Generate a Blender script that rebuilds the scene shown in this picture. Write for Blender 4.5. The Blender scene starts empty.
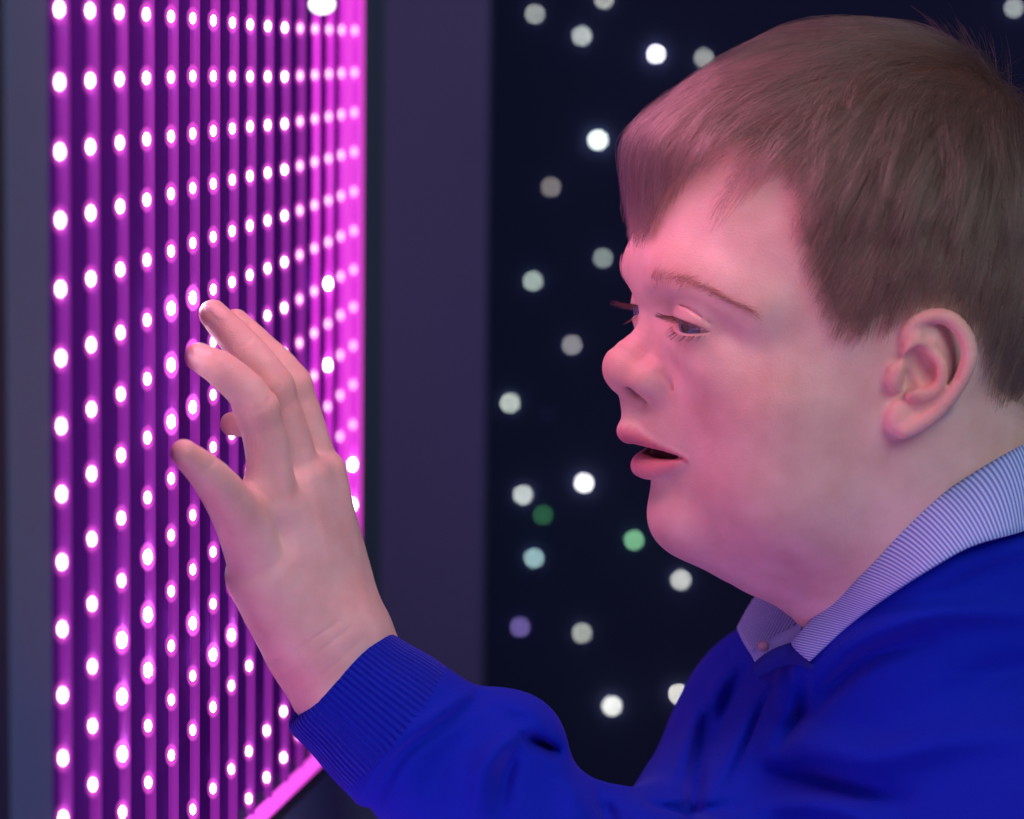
import bpy, math, random
import numpy as np
from mathutils import Vector, Matrix

# ------------------------------------------------------------------ camera
FPX = 2844.0; PITCH = math.radians(7.02); ROLL = math.radians(0.75); CAMZ = 1.30
_f = np.array([0, math.cos(PITCH), -math.sin(PITCH)]); _r = np.array([1., 0, 0]); _u = np.cross(_r, _f)
_c, _s = math.cos(ROLL), math.sin(ROLL)
CR = _c * _r + _s * _u; CU = -_s * _r + _c * _u; CF = _f; CO = np.array([0, 0, CAMZ])
def ray(px, py): return CF + CR * (px - 512) / FPX - CU * (py - 409.5) / FPX
def at(px, py, Y):
    d = ray(px, py); return CO + d * (Y / d[1])
def proj(P):
    q = np.asarray(P) - CO; z = q @ CF
    return np.stack([512 + FPX * (q @ CR) / z, 409.5 - FPX * (q @ CU) / z], -1)

sc = bpy.context.scene
COL = sc.collection
cd = bpy.data.cameras.new('camera'); cam = bpy.data.objects.new('camera', cd); COL.objects.link(cam)
cd.sensor_width = 36; cd.lens = FPX / 1024 * 36; cd.clip_start = 0.05; cd.clip_end = 50
cam.matrix_world = Matrix(((CR[0], CU[0], -CF[0], CO[0]), (CR[1], CU[1], -CF[1], CO[1]), (CR[2], CU[2], -CF[2], CO[2]), (0, 0, 0, 1)))
cd.dof.use_dof = True; cd.dof.focus_distance = 1.065; cd.dof.aperture_fstop = 8.0
sc.camera = cam
sc.view_settings.view_transform = 'Standard'; sc.view_settings.look = 'None'
sc.view_settings.exposure = 0.0; sc.view_settings.gamma = 1.0; sc.view_settings.use_curve_mapping = False

# ------------------------------------------------------------------ world, room lamps and added fill lights
w = bpy.data.worlds.new('dark_room'); sc.world = w; w.use_nodes = True
w.node_tree.nodes['Background'].inputs[0].default_value = (0.10, 0.13, 0.42, 1)
w.node_tree.nodes['Background'].inputs[1].default_value = 0.10

def area(name, loc, target, size, energy, color, size_y=None):
    l = bpy.data.lights.new(name, 'AREA'); l.energy = energy; l.color = color; l.size = size
    if size_y: l.shape = 'RECTANGLE'; l.size_y = size_y
    o = bpy.data.objects.new(name, l); COL.objects.link(o); o.location = loc
    o.rotation_euler = (Vector(target) - Vector(loc)).to_track_quat('-Z', 'Y').to_euler()
    return o
HEADC = at(850, 330, 1.09)
area('ceiling_lamp', (0.75, 0.10, 2.05), HEADC, 0.7, 8.0, (0.95, 0.98, 1.0))
area('pink_fill', (-0.38, 0.33, 1.18), (0.0, 1.07, 1.17), 0.42, 1.5, (1.0, 0.36, 0.58), 0.7)  # added pink fill out of view, standing in for the panel's own light
area('upper_panel_fill', (-0.10, 1.02, 1.46), (0.06, 1.06, 1.20), 0.40, 1.2, (1.0, 0.30, 0.54), 0.10)  # added light above the view, imitating side light from the panel
area('lower_panel_fill', (-0.10, 1.00, 0.90), (0.04, 1.06, 1.14), 0.40, 0.42, (0.95, 0.26, 0.66), 0.10)  # unseen light added low down, as if the panel went on below
area('blue_room_lamp', (0.15, 0.25, 0.62), (0.12, 1.1, 1.12), 0.5, 1.3, (0.30, 0.34, 1.0))

# ------------------------------------------------------------------ helpers
def mat(name, color=(0.5, 0.5, 0.5), rough=0.5, metal=0.0, emis=None, es=0.0, spec=0.5, sheen=0.0):
    m = bpy.data.materials.new(name); m.use_nodes = True; b = m.node_tree.nodes['Principled BSDF']
    b.inputs['Base Color'].default_value = (*color, 1); b.inputs['Roughness'].default_value = rough
    b.inputs['Metallic'].default_value = metal; b.inputs['Specular IOR Level'].default_value = spec
    b.inputs['Sheen Weight'].default_value = sheen
    if emis: b.inputs['Emission Color'].default_value = (*emis, 1); b.inputs['Emission Strength'].default_value = es
    return m
def nodes(m): return m.node_tree.nodes, m.node_tree.links, m.node_tree.nodes['Principled BSDF']
def bump_noise(m, scale, strength, dist=0.0004, detail=3.0):
    N, L, b = nodes(m); tc = N.new('ShaderNodeTexCoord'); n = N.new('ShaderNodeTexNoise'); bp = N.new('ShaderNodeBump')
    n.inputs['Scale'].default_value = scale; n.inputs['Detail'].default_value = detail
    bp.inputs['Strength'].default_value = strength; bp.inputs['Distance'].default_value = dist
    L.new(tc.outputs['Object'], n.inputs['Vector']); L.new(n.outputs['Fac'], bp.inputs['Height']); L.new(bp.outputs['Normal'], b.inputs['Normal'])
    return n, bp
def mesh_obj(name, V, Fc, m=None, parent=None, smooth=True):
    me = bpy.data.meshes.new(name)
    V = np.asarray(V, dtype=np.float32); 
    if isinstance(Fc, np.ndarray):
        k = Fc.shape[1]; me.vertices.add(len(V)); me.vertices.foreach_set('co', V.ravel())
        me.loops.add(Fc.size); me.loops.foreach_set('vertex_index', Fc.astype(np.int32).ravel())
        me.polygons.add(len(Fc)); me.polygons.foreach_set('loop_start', np.arange(len(Fc), dtype=np.int32) * k)
        me.polygons.foreach_set('loop_total', np.full(len(Fc), k, dtype=np.int32)); me.update(calc_edges=True); me.validate()
    else:
        me.from_pydata([tuple(map(float, v)) for v in V], [], Fc); me.update()
    me.polygons.foreach_set('use_smooth', [smooth] * len(me.polygons))
    o = bpy.data.objects.new(name, me); COL.objects.link(o)
    if m: me.materials.append(m)
    if parent: o.parent = parent
    return o
def tag(o, label=None, cat=None, group=None, kind=None):
    if label: o['label'] = label
    if cat: o['category'] = cat
    if group: o['group'] = group
    if kind: o['kind'] = kind
    return o
def boxmesh(name, lo, hi, m, parent=None, bevel=0.0, R=None, org=None):
    """axis-aligned box lo..hi in a local frame (columns R, origin org)"""
    lo = np.array(lo, float); hi = np.array(hi, float)
    V = np.array([[(lo, hi)[a][0], (lo, hi)[b][1], (lo, hi)[c][2]] for a in (0, 1) for b in (0, 1) for c in (0, 1)])
    if R is not None: V = V @ np.array(R).T + np.array(org)
    F = [(0, 1, 3, 2), (4, 6, 7, 5), (0, 4, 5, 1), (2, 3, 7, 6), (0, 2, 6, 4), (1, 5, 7, 3)]
    if R is not None and np.linalg.det(np.array(R)) < 0: F = [f[::-1] for f in F]
    o = mesh_obj(name, V, F, m, parent, smooth=False)
    if bevel:
        md = o.modifiers.new('bevel', 'BEVEL'); md.width = bevel; md.segments = 3
    return o

# ------------------------------------------------------------------ distance-field sculpting
def smin(a, b, k):
    if k <= 0: return np.minimum(a, b)
    h = np.maximum(k - np.abs(a - b), 0) / k
    return np.minimum(a, b) - h * h * k * 0.25
def smax(a, b, k): return -smin(-a, -b, k)
def s_ell(P, c, r, R=None):
    q = P - np.asarray(c, np.float32)
    if R is not None: q = q @ np.asarray(R, np.float32)
    r = np.asarray(r, np.float32)
    k0 = np.sqrt(((q / r) ** 2).sum(-1)); k1 = np.sqrt(((q / (r * r)) ** 2).sum(-1)) + 1e-9
    return k0 * (k0 - 1) / k1
def s_cap(P, a, b, ra, rb):
    a = np.asarray(a, np.float32); b = np.asarray(b, np.float32); ba = b - a
    t = np.clip(((P - a) @ ba) / max(float(ba @ ba), 1e-12), 0, 1)
    return np.sqrt(((P - a - t[:, None] * ba) ** 2).sum(-1)) - (ra + t * (rb - ra))
def s_chain(P, pts, rad, k=0.0):
    d = None
    for i in range(len(pts) - 1):
        e = s_cap(P, pts[i], pts[i + 1], rad[i], rad[i + 1]); d = e if d is None else smin(d, e, k)
    return d
def catmull(pts, rad, n):
    p = np.array(pts, float); r = np.array(rad, float); q = np.c_[p, r]
    q = np.vstack([2 * q[0] - q[1], q, 2 * q[-1] - q[-2]]); out = []
    for i in range(1, len(q) - 2):
        for t in np.arange(n) / n:
            out.append(0.5 * ((2 * q[i]) + (-q[i - 1] + q[i + 1]) * t + (2 * q[i - 1] - 5 * q[i] + 4 * q[i + 1] - q[i + 2]) * t * t + (-q[i - 1] + 3 * q[i] - 3 * q[i + 1] + q[i + 2]) * t ** 3))
    out.append(q[-2]); out = np.array(out)
    return out[:, :3], np.maximum(out[:, 3], 0.05)
class Field:
    """ordered list of smooth unions / subtractions, each evaluated only inside its own bounding box"""
    def __init__(self): self.ops = []
    def add(self, mode, fn, lo=None, hi=None, k=0.0): self.ops.append((mode, fn, lo, hi, k))
    def ell(self, c, r, k=0.0, mode='u', R=None):
        m = max(r) + k * 1.5 + 4; c = np.array(c, float)
        self.add(mode, lambda P: s_ell(P, c, r, R), c - m, c + m, k)
    def chain(self, pts, rad, k=0.0, mode='u', kk=None, cr=0):
        if cr: pts, rad = catmull(pts, rad, cr); kk = kk or 0.0
        p = np.array(pts, float); m = max(rad) + k * 1.5 + 4
        self.add(mode, lambda P: s_chain(P, pts, rad, k if kk is None else kk), p.min(0) - m, p.max(0) + m, k)
    def __call__(self, P):
        d = np.full(len(P), 1e3, np.float32)
        for mode, fn, lo, hi, k in self.ops:
            if lo is None: idx = slice(None)
            else:
                idx = np.nonzero(((P > lo) & (P < hi)).all(1))[0]
                if len(idx) == 0: continue
            e = fn(P[idx]).astype(np.float32)
            if mode == 'u': d[idx] = smin(d[idx], e, k)
            elif mode == 's': d[idx] = smax(d[idx], -e, k)
            elif mode == 'd': d[idx] = d[idx] + e          # displacement
        return d
def fgrad(fn, P, eps):
    g = np.zeros((len(P), 3), np.float32); base = 0
    for s in ((1, 1, 1), (1, -1, -1), (-1, 1, -1), (-1, -1, 1)):
        v = np.array(s, np.float32); g += v * fn(P + v * eps)[:, None]
    return g / (4 * eps)
def extract(fn, lo, hi, h, B=8, slack=1.25, newton=2):
    lo = np.array(lo, np.float64); n = np.ceil((np.array(hi) - lo) / (B * h)).astype(int)
    bi = np.stack(np.meshgrid(*[np.arange(k) for k in n], indexing='ij'), -1).reshape(-1, 3)
    bc = (lo + (bi + 0.5) * B * h).astype(np.float32)
    d = fn(bc); act = bi[np.abs(d) < B * h * 0.87 * slack + h]
    q = np.stack(np.meshgrid(*[np.arange(B + 1)] * 3, indexing='ij'), -1).reshape(-1, 3)
    N = (n * B + 2).astype(np.int64); keys = []; verts = []; corner_s = []
    cidx = np.array([(a, b, c) for a in (0, 1) for b in (0, 1) for c in (0, 1)])
    edges = [(a, b) for a in range(8) for b in range(a + 1, 8) if abs(cidx[a] - cidx[b]).sum() == 1]
    S1 = B + 1
    for s in range(0, len(act), 400):
        a = act[s:s + 400]
        gi = a[:, None, :] * B + q[None]
        P = (lo + gi.reshape(-1, 3) * h).astype(np.float32)
        v = fn(P).reshape(len(a), S1, S1, S1)
        neg = v < 0
        cnt = sum(neg[:, x:x + B, y:y + B, z:z + B].astype(np.int8) for x, y, z in cidx)
        bb, x, y, z = np.nonzero((cnt > 0) & (cnt < 8))
        if len(bb) == 0: continue
        cv = np.stack([v[bb, x + c[0], y + c[1], z + c[2]] for c in cidx], -1)
        acc = np.zeros((len(bb), 3)); num = np.zeros(len(bb))
        for p0, p1 in edges:
            f0, f1 = cv[:, p0], cv[:, p1]; m = (f0 < 0) != (f1 < 0)
            t = np.where(m, f0 / np.where(m, f0 - f1, 1), 0)
            acc += m[:, None] * (cidx[p0] + t[:, None] * (cidx[p1] - cidx[p0])); num += m
        g = a[bb] * B + np.stack([x, y, z], -1)
        verts.append(lo + (g + acc / num[:, None]) * h)
        keys.append((g[:, 0] * N[1] + g[:, 1]) * N[2] + g[:, 2]); corner_s.append(cv < 0)
    V = np.concatenate(verts); K = np.concatenate(keys); CS = np.concatenate(corner_s)
    o = np.argsort(K); V = V[o]; K = K[o]; CS = CS[o]
    st = (N[1] * N[2], N[2], 1); F = []
    for ax, c1 in ((0, 4), (1, 2), (2, 1)):
        m = CS[:, 0] != CS[:, c1]
        k0 = K[m]; s0 = CS[m, 0]; b_, c_ = [(1, 2), (2, 0), (0, 1)][ax]
        ks = np.stack([k0, k0 - st[b_], k0 - st[b_] - st[c_], k0 - st[c_]], 1)
        ii = np.searchsorted(K, ks).clip(0, len(K) - 1); ok = (K[ii] == ks).all(1)
        ii = ii[ok]; s0 = s0[ok]; ii[~s0] = ii[~s0][:, ::-1]; F.append(ii)
    F = np.concatenate(F).astype(np.int32)
    P = V.astype(np.float32)
    for _ in range(newton):
        g = fgrad(fn, P, h * 0.5); dd = fn(P); n2 = (g * g).sum(1) + 1e-6
        step = (-(dd / n2))[:, None] * g; L = np.linalg.norm(step, axis=1, keepdims=True)
        P = P + step * np.minimum(1, 0.7 * h / (L + 1e-9))
    return P, F
VOX = 0.8; NHAIR = 90000; CVOX = 1.6                            # sculpting cell sizes in millimetres, number of hairs
# ------------------------------------------------------------------ the room
M_NAVY = mat('navy_curtain_wall', (0.022, 0.030, 0.115), 0.9); bump_noise(M_NAVY, 6, 0.2, 0.01)
def vdir(a, b): v = np.array(b, float) - np.array(a, float); return v / np.linalg.norm(v)
tag(boxmesh('wall_back', (-2.2, 2.62, 0.0), (2.6, 2.72, 2.6), M_NAVY), kind='structure')
M_FLOOR = mat('dark_carpet', (0.02, 0.02, 0.04), 0.95); bump_noise(M_FLOOR, 300, 0.5, 0.003)
tag(boxmesh('floor', (-2.2, -1.0, -0.05), (2.6, 2.72, 0.0), M_FLOOR), kind='structure')
M_PART = mat('purple_grey_partition', (0.115, 0.105, 0.22), 0.55)
N, L, b = nodes(M_PART); tc = N.new('ShaderNodeTexCoord'); n = N.new('ShaderNodeTexNoise'); n.inputs['Scale'].default_value = 5; n.inputs['Detail'].default_value = 4
cr = N.new('ShaderNodeValToRGB'); cr.color_ramp.elements[0].color = (0.055, 0.060, 0.18, 1); cr.color_ramp.elements[1].color = (0.115, 0.11, 0.31, 1)
L.new(tc.outputs['Object'], n.inputs['Vector']); L.new(n.outputs['Fac'], cr.inputs['Fac']); L.new(cr.outputs['Color'], b.inputs['Base Color'])
pxl = at(352, 300, 1.85)[0]; pxr = at(487.5, 300, 1.85)[0]
tag(boxmesh('wall_left', (pxl - 0.3, 1.85, 0.0), (pxr, 1.95, 2.6), M_PART, bevel=0.004), kind='structure')
# star lights on the back wall
STARS = [  # px, py, radius mm, strength, colour, label
    (535, 14, 2.4, 5, (0.85, 0.9, 0.85), 'soft white star light near the top of the wall, just right of the purple partition'),
    (604, -1, 2.4, 6, (0.9, 0.93, 0.85), 'white star light cut by the top edge of the picture'),
    (582, 36, 2.6, 6.5, (0.85, 0.92, 0.88), 'white star light above the fringe, lower right of the one cut by the top edge'),
    (656, 54, 2.0, 26, (0.95, 0.93, 1.0), 'small very bright bluish white star light above the boy\'s fringe'),
    (704, 58, 2.4, 5, (0.82, 0.85, 0.8), 'dull white star light touching the top outline of the hair'),
    (598, 140, 2.9, 14, (0.9, 1.0, 0.93), 'large bright white star light just left of the fringe'),
    (551, 187, 2.2, 4, (0.8, 0.72, 0.68), 'dim warm grey star light left of the fringe tips'),
    (603, 258, 2.3, 4.6, (0.72, 0.86, 0.8), 'greyish star light beside the boy\'s far eyebrow'),
    (533, 281, 2.5, 6, (0.76, 0.92, 0.82), 'pale green white star light level with the brow, near the partition'),
    (572, 345, 2.4, 4.6, (0.78, 0.76, 0.78), 'grey white star light in front of the nose tip'),
    (510, 403, 2.4, 8, (0.86, 0.95, 0.84), 'white star light close to the partition, level with the upper lip'),
    (523, 495, 2.4, 9, (0.88, 0.95, 0.9), 'white star light just above the dark green one'),
    (584, 483, 2.6, 16, (1.0, 0.98, 0.95), 'bright white star light in front of the lower lip'),
    (543, 515, 2.4, 2.2, (0.12, 0.6, 0.22), 'dark green star light below two white ones'),
    (534, 558, 2.3, 8, (0.6, 0.95, 0.95), 'pale cyan star light under the dark green one'),
    (634, 540, 2.6, 6, (0.38, 0.95, 0.5), 'bright green star light beside the boy\'s chin'),
    (681, 580, 2.6, 8, (0.9, 0.92, 0.86), 'white star light just below the chin'),
    (520, 627, 2.4, 4.6, (0.42, 0.30, 0.9), 'purple star light beside the partition'),
    (582, 633, 2.5, 6, (0.85, 0.9, 0.8), 'white star light right of the purple one'),
    (612, 706, 2.9, 10, (0.95, 0.96, 0.9), 'bright white star light above the sleeve, lowest on the wall'),
    (678, 694, 1.6, 24, (1.0, 0.97, 0.88), 'small warm white star light against the shoulder of the sweater'),
    (1014, 8, 2.4, 5, (0.85, 0.92, 0.9), 'white star light above the crown of the head in the top right corner'),
    (548, 415, 1.8, 0.25, (0.1, 0.12, 0.6), 'very faint blue star light right of the white one near the partition'),
]
def ico(c, r, sub=2, scale=(1, 1, 1), R=None):
    import bmesh
    bm = bmesh.new(); bmesh.ops.create_icosphere(bm, subdivisions=sub, radius=1.0)
    V = np.array([v.co[:] for v in bm.verts]) * r * np.array(scale); F = [[v.index for v in f.verts] for f in bm.faces]; bm.free()
    if R is not None: V = V @ np.array(R).T
    return V + np.array(c), F
for k, (px, py, r, st, col, lab) in enumerate(STARS):
    m = mat('star_glow', (0.1, 0.1, 0.1), 0.5, emis=col, es=st)
    c = at(px, py, 2.615); V, F = ico((0, 0, 0), r / 1000, 2)
    o = mesh_obj('star_light', V, F, m); o.location = c
    tag(o, lab, 'star light', 'star lights on the dark wall')

# ------------------------------------------------------------------ LED light panel
PD = ray(762, 62); PD = np.array([PD[0], PD[1], 0]); PD /= np.linalg.norm(PD)
PN = np.array([PD[1], -PD[0], 0])                                  # faces the boy (to the right)
P0 = at(59.5, 400, 0.850); P0[2] = 0
def onp(px, py, off=0.0):                                          # pixel ray met with the panel plane, pushed off by `off`
    d = ray(px, py); t = ((P0 + PN * off - CO) @ PN) / (d @ PN); return CO + d * t
def uz(p): return float((p - P0) @ PD), float(p[2])
PR = np.stack([PD, PN, [0, 0, 1]], 1)                              # local: along, out, up
COLX = [(59.2, 63.2), (90, 92.9), (119.3, 122.5), (146.3, 148.4), (171, 171.4), (192.8, 192.8), (213.4, 213.0), (232.6, 231.2), (250.3, 248.8), (268, 266.6), (284.9, 283.4), (300.4, 298.4), (315.4, 312.5), (329.4, 326), (342, 338.5), (354.8, 351)]
ROWS = {0: [9, 82, 151.5, 220, 289, 358, 426, 494, 562, 629, 695, 758, 818],
        2: [12, 79, 142.6, 206.3, 269.4, 332.6, 394, 455, 518, 580.6, 640, 696.5, 754, 812],
        5: [18.2, 76, 133.4, 188, 243, 297.7, 352, 407, 461, 515, 569.5, 623.4, 675.7, 730, 809.4],
        8: [24.5, 76.4, 126.3, 176, 225.5, 275, 324, 373, 422, 471, 520, 569, 617, 665.6, 751, 798.6],
        10: [27.5, 76.6, 123.8, 169.7, 215.7, 262, 307.8, 353.3, 399, 445, 491, 537, 583, 628, 711.3, 757.5],
        15: [30.4, 72.5, 112.5, 151.9, 191.5, 230.6, 269.6, 307, 345.6, 384.6, 424.6, 464.6, 505, 545, 618, 657, 696]}
def rowy(i, j):
    ks = sorted(ROWS); a = max(k for k in ks if k <= i); bq = min(k for k in ks if k >= i)
    if j >= len(ROWS[a]) or j >= len(ROWS[bq]): return None
    if a == bq: return ROWS[a][j]
    s = lambda k: 1 / (1 + 0.0483 * k); t = (s(i) - s(a)) / (s(bq) - s(a)); return ROWS[a][j] * (1 - t) + ROWS[bq][j] * t
def emat(name, col, st, mix=None):
    m = bpy.data.materials.new(name); m.use_nodes = True; N = m.node_tree.nodes; L = m.node_tree.links; N.clear()
    e = N.new('ShaderNodeEmission'); e.inputs[0].default_value = (*col, 1); e.inputs[1].default_value = st; o = N.new('ShaderNodeOutputMaterial')
    if mix is None: L.new(e.outputs[0], o.inputs[0])
    else:
        t = N.new('ShaderNodeBsdfTransparent'); x = N.new('ShaderNodeMixShader'); x.inputs[0].default_value = mix
        lw = N.new('ShaderNodeLayerWeight'); lw.inputs['Blend'].default_value = 0.5; pw = N.new('ShaderNodeMapRange'); pw.inputs['From Min'].default_value = 0.0; pw.inputs['From Max'].default_value = 0.55; pw.inputs['To Min'].default_value = mix * 1.5; pw.inputs['To Max'].default_value = 0.0; L.new(lw.outputs['Facing'], pw.inputs['Value']); L.new(pw.outputs[0], x.inputs[0])
        L.new(t.outputs[0], x.inputs[1]); L.new(e.outputs[0], x.inputs[2]); L.new(x.outputs[0], o.inputs[0])
    return m
M_CORE = emat('led_core', (1.0, 0.70, 0.92), 18.0); M_COREB = emat('led_core_bright', (1.0, 0.7, 0.9), 80.0)
M_HALO = emat('led_halo', (1.0, 0.10, 0.80), 1.15, 0.34); M_HALOB = emat('led_halo_bright', (1.0, 0.12, 0.82), 1.7, 0.40)  # pink emissive shells imitate the bloom around the LEDs
M_COREF = emat('led_core_far', (1.0, 0.46, 0.88), 5.0)
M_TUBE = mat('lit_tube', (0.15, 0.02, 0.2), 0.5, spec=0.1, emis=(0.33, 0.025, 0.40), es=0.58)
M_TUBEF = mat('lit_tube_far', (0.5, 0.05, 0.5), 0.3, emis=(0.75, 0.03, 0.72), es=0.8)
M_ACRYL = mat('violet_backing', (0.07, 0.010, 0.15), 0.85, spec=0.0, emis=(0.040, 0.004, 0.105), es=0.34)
M_MAG = emat('magenta_bar', (1.0, 0.09, 0.88), 1.35); M_FRAME = mat('slate_blue_frame', (0.12, 0.17, 0.27), 0.5, 0.1)
M_RIM = mat('brushed_rim', (0.55, 0.45, 0.55), 0.3, 0.9); M_SLATE = mat('slate_ledge', (0.30, 0.32, 0.58), 0.6)
PANEL = bpy.data.objects.new('led_light_panel', None); COL.objects.link(PANEL); PANEL.location = P0
tag(PANEL, 'tall magenta panel of glowing LED strips in a slate blue frame on the left', 'light panel')
def pbox(name, u0, u1, v0, v1, z0, z1, m, bevel=0.0, parent=PANEL):
    V = boxmesh(name, (u0, v0, z0), (u1, v1, z1), m, None, bevel, R=PR, org=P0); V.parent = parent; V.matrix_parent_inverse = Matrix.Translation(-Vector(P0)); return V
uA = uz(onp(51.5, 400))[0]; uL = uz(onp(9, 400))[0]; uR = uz(onp(361.5, 400))[0]
ztop = CAMZ + 0.10; Aln = uz(onp(254, 819)); Bln = uz(onp(312.5, 762.5)); sl = (Bln[1] - Aln[1]) / (Bln[0] - Aln[0])
zb = lambda u: Aln[1] + (u - Aln[0]) * sl                          # sloping lower edge of the panel
def prism(name, poly, v0, v1, m, parent=PANEL):
    """polygon in (along, up), extruded between v0 and v1 off the plane"""
    n = len(poly); V = [P0 + PD * u + PN * v + np.array([0, 0, z]) for v in (v0, v1) for u, z in poly]
    F = [tuple(range(n)), tuple(range(2 * n - 1, n - 1, -1))] + [((i + 1) % n, i, n + i, n + (i + 1) % n) for i in range(n)]
    o = mesh_obj(name, V, F, m, parent, smooth=False); o.matrix_parent_inverse = Matrix.Translation(-Vector(P0)); return o
back = prism('backing', [(uA - .01, zb(uA)), (uR + .01, zb(uR)), (uR + .01, ztop), (uA - .01, ztop)], -0.022, -0.010, M_ACRYL)
pbox('side_frame', uL, uA, -0.03, 0.0, 0.75, ztop, M_FRAME, 0.002)
pbox('rubber_edge', uL - 0.05, uL, -0.03, -0.0005, 0.75, ztop, mat('black_rubber', (0.015, 0.018, 0.03), 0.6))
uR2 = uz(onp(375, 400))[0]
pbox('side_frame', uR, uR + 0.10, -0.03, -0.002, 0.75, ztop, M_FRAME, 0.002)
bar = pbox('end_reveal_glow', uR - 0.006, uR + 0.004, -0.010, -0.0005, zb(uR), ztop, emat('reveal_glow', (1.0, 0.085, 0.86), 0.95))  # end reveal made emissive to imitate the magenta glow at the far end
w1 = 0.0022
prism('lower_light_edge', [(uA, zb(uA) - w1 * 2.2), (uR, zb(uR) - w1 * 2.2), (uR, zb(uR)), (uA, zb(uA))], -0.0035, 0.0006, M_MAG)
prism('metal_rim', [(uA, zb(uA) - w1 * 5.0), (uR, zb(uR) - w1 * 5.0), (uR, zb(uR) - w1 * 2.2), (uA, zb(uA) - w1 * 2.2)], -0.006, 0.0015, M_RIM)
prism('ledge', [(uA, zb(uA) - 1.2), (uR + .1, zb(uR) - 1.2), (uR + .1, zb(uR) - w1 * 5.0 + .1 * sl), (uR, zb(uR) - w1 * 5.0), (uA, zb(uA) - w1 * 5.0)], -0.03, 0.0, M_SLATE)
def lens(c, rz, rh, bright):  # outer shell stands in for bloom, inner body is the LED
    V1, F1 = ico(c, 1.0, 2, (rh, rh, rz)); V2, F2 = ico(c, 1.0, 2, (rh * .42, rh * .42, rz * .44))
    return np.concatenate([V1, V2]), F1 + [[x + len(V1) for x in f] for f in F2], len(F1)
leds = []
for i, (xa, xb) in enumerate(COLX):
    pa = onp(xa, 0, -0.0005); pb = onp(xb, 800, -0.0005); top = pa + (pa - pb) / (pa - pb)[2] * (ztop - 0.01 - pa[2])
    bot = pb
    for _ in range(6): zend = zb(uz(bot)[0]) + 0.003; bot = pa + (pb - pa) / (pb - pa)[2] * (zend - pa[2])
    n = 10; V = []; F = []
    for e in (top, bot):
        for k in range(n): a = 2 * math.pi * k / n; V.append(e + PD * 0.004 + 0.0019 * (PD * math.cos(a) + PN * math.sin(a)))
    F = [(k, (k + 1) % n, n + (k + 1) % n, n + k) for k in range(n)] + [tuple(range(n))[::-1], tuple(range(n, 2 * n))]
    st = mesh_obj('led_strip', V, F, M_TUBE if i < 12 else M_TUBEF, PANEL); st.matrix_parent_inverse = Matrix.Translation(-Vector(P0))
    for j in range(-6, 18):
        y = rowy(i, j) if j >= 0 else None
        if j < 0: y = rowy(i, 0) + j * (rowy(i, 1) - rowy(i, 0))
        if y is None: continue
        x = xa + (xb - xa) * y / 800; c = onp(x, y, -0.0005)
        if c[2] < zb(uz(c)[0]) + 0.006 or c[2] > ztop - 0.01: continue
        br = (i, j) in {(2, 10), (2, 11), (2, 12), (3, 9), (3, 10), (3, 11), (4, 5), (4, 6), (4, 7), (5, 5), (5, 6), (5, 7), (7, 12), (6, 12), (5, 11), (13, 6), (13, 8), (15, 11), (15, 12)}
        sz = 1.16 if br else 1.0
        leds.append((np.linalg.norm(c - CO), i, j, c, 0.0050 * sz, 0.0029 * sz, br, st))
leds.sort(key=lambda q: q[0])
rest = [[], [], []]
for n_, (d_, i, j, c, rz, rh, br, st) in enumerate(leds):
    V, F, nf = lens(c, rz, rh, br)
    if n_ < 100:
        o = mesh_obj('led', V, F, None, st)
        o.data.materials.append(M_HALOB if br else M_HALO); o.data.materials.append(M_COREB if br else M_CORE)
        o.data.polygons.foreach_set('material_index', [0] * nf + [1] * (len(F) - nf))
    else:
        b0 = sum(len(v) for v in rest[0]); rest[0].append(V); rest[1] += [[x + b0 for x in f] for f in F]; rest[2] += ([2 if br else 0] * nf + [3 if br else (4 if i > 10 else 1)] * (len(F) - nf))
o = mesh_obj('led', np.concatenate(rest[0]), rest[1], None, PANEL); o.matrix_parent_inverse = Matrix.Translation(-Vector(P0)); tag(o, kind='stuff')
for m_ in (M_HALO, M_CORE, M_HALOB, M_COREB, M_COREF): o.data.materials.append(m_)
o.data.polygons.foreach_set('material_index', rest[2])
# reflection of a lamp at the top of the panel, built as a glowing blob
V, F = ico((0, 0, 0), 1.0, 3, (0.0062, 0.004, 0.0048)); o = mesh_obj('lamp_reflection', V, F, emat('reflection_white', (1, 0.96, 1), 2.2)); o.location = onp(322, 4, 0.004)
tag(o, 'small round white reflection at the top edge of the magenta panel, modelled as a glowing blob', 'reflection')
# ------------------------------------------------------------------ the boy: head frame
SCH = 0.872                                   # millimetres per head unit
PSI = math.radians(14)
HF = np.array([-math.cos(PSI), -math.sin(PSI), 0]); HN = np.array([math.sin(PSI), -math.cos(PSI), 0]); HZ = np.array([0, 0, 1.])
HP0 = at(850, 330, 1.09)
HM = np.stack([HF, HN, HZ], 1)                # columns: forward, near side, up
def h2w(p): return HP0 + (np.asarray(p, float) * SCH / 1000) @ HM.T
def w2h(p): return ((np.asarray(p, float) - HP0) @ HM) * 1000 / SCH
def hl(px, py, y):                            # pixel ray met with the head's plane at side offset y
    d = ray(px, py); t = ((HP0 - CO) @ HN + y * SCH / 1000) / (d @ HN)
    q = w2h(CO + t * d); return np.array([q[0], y, q[2]])

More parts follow.
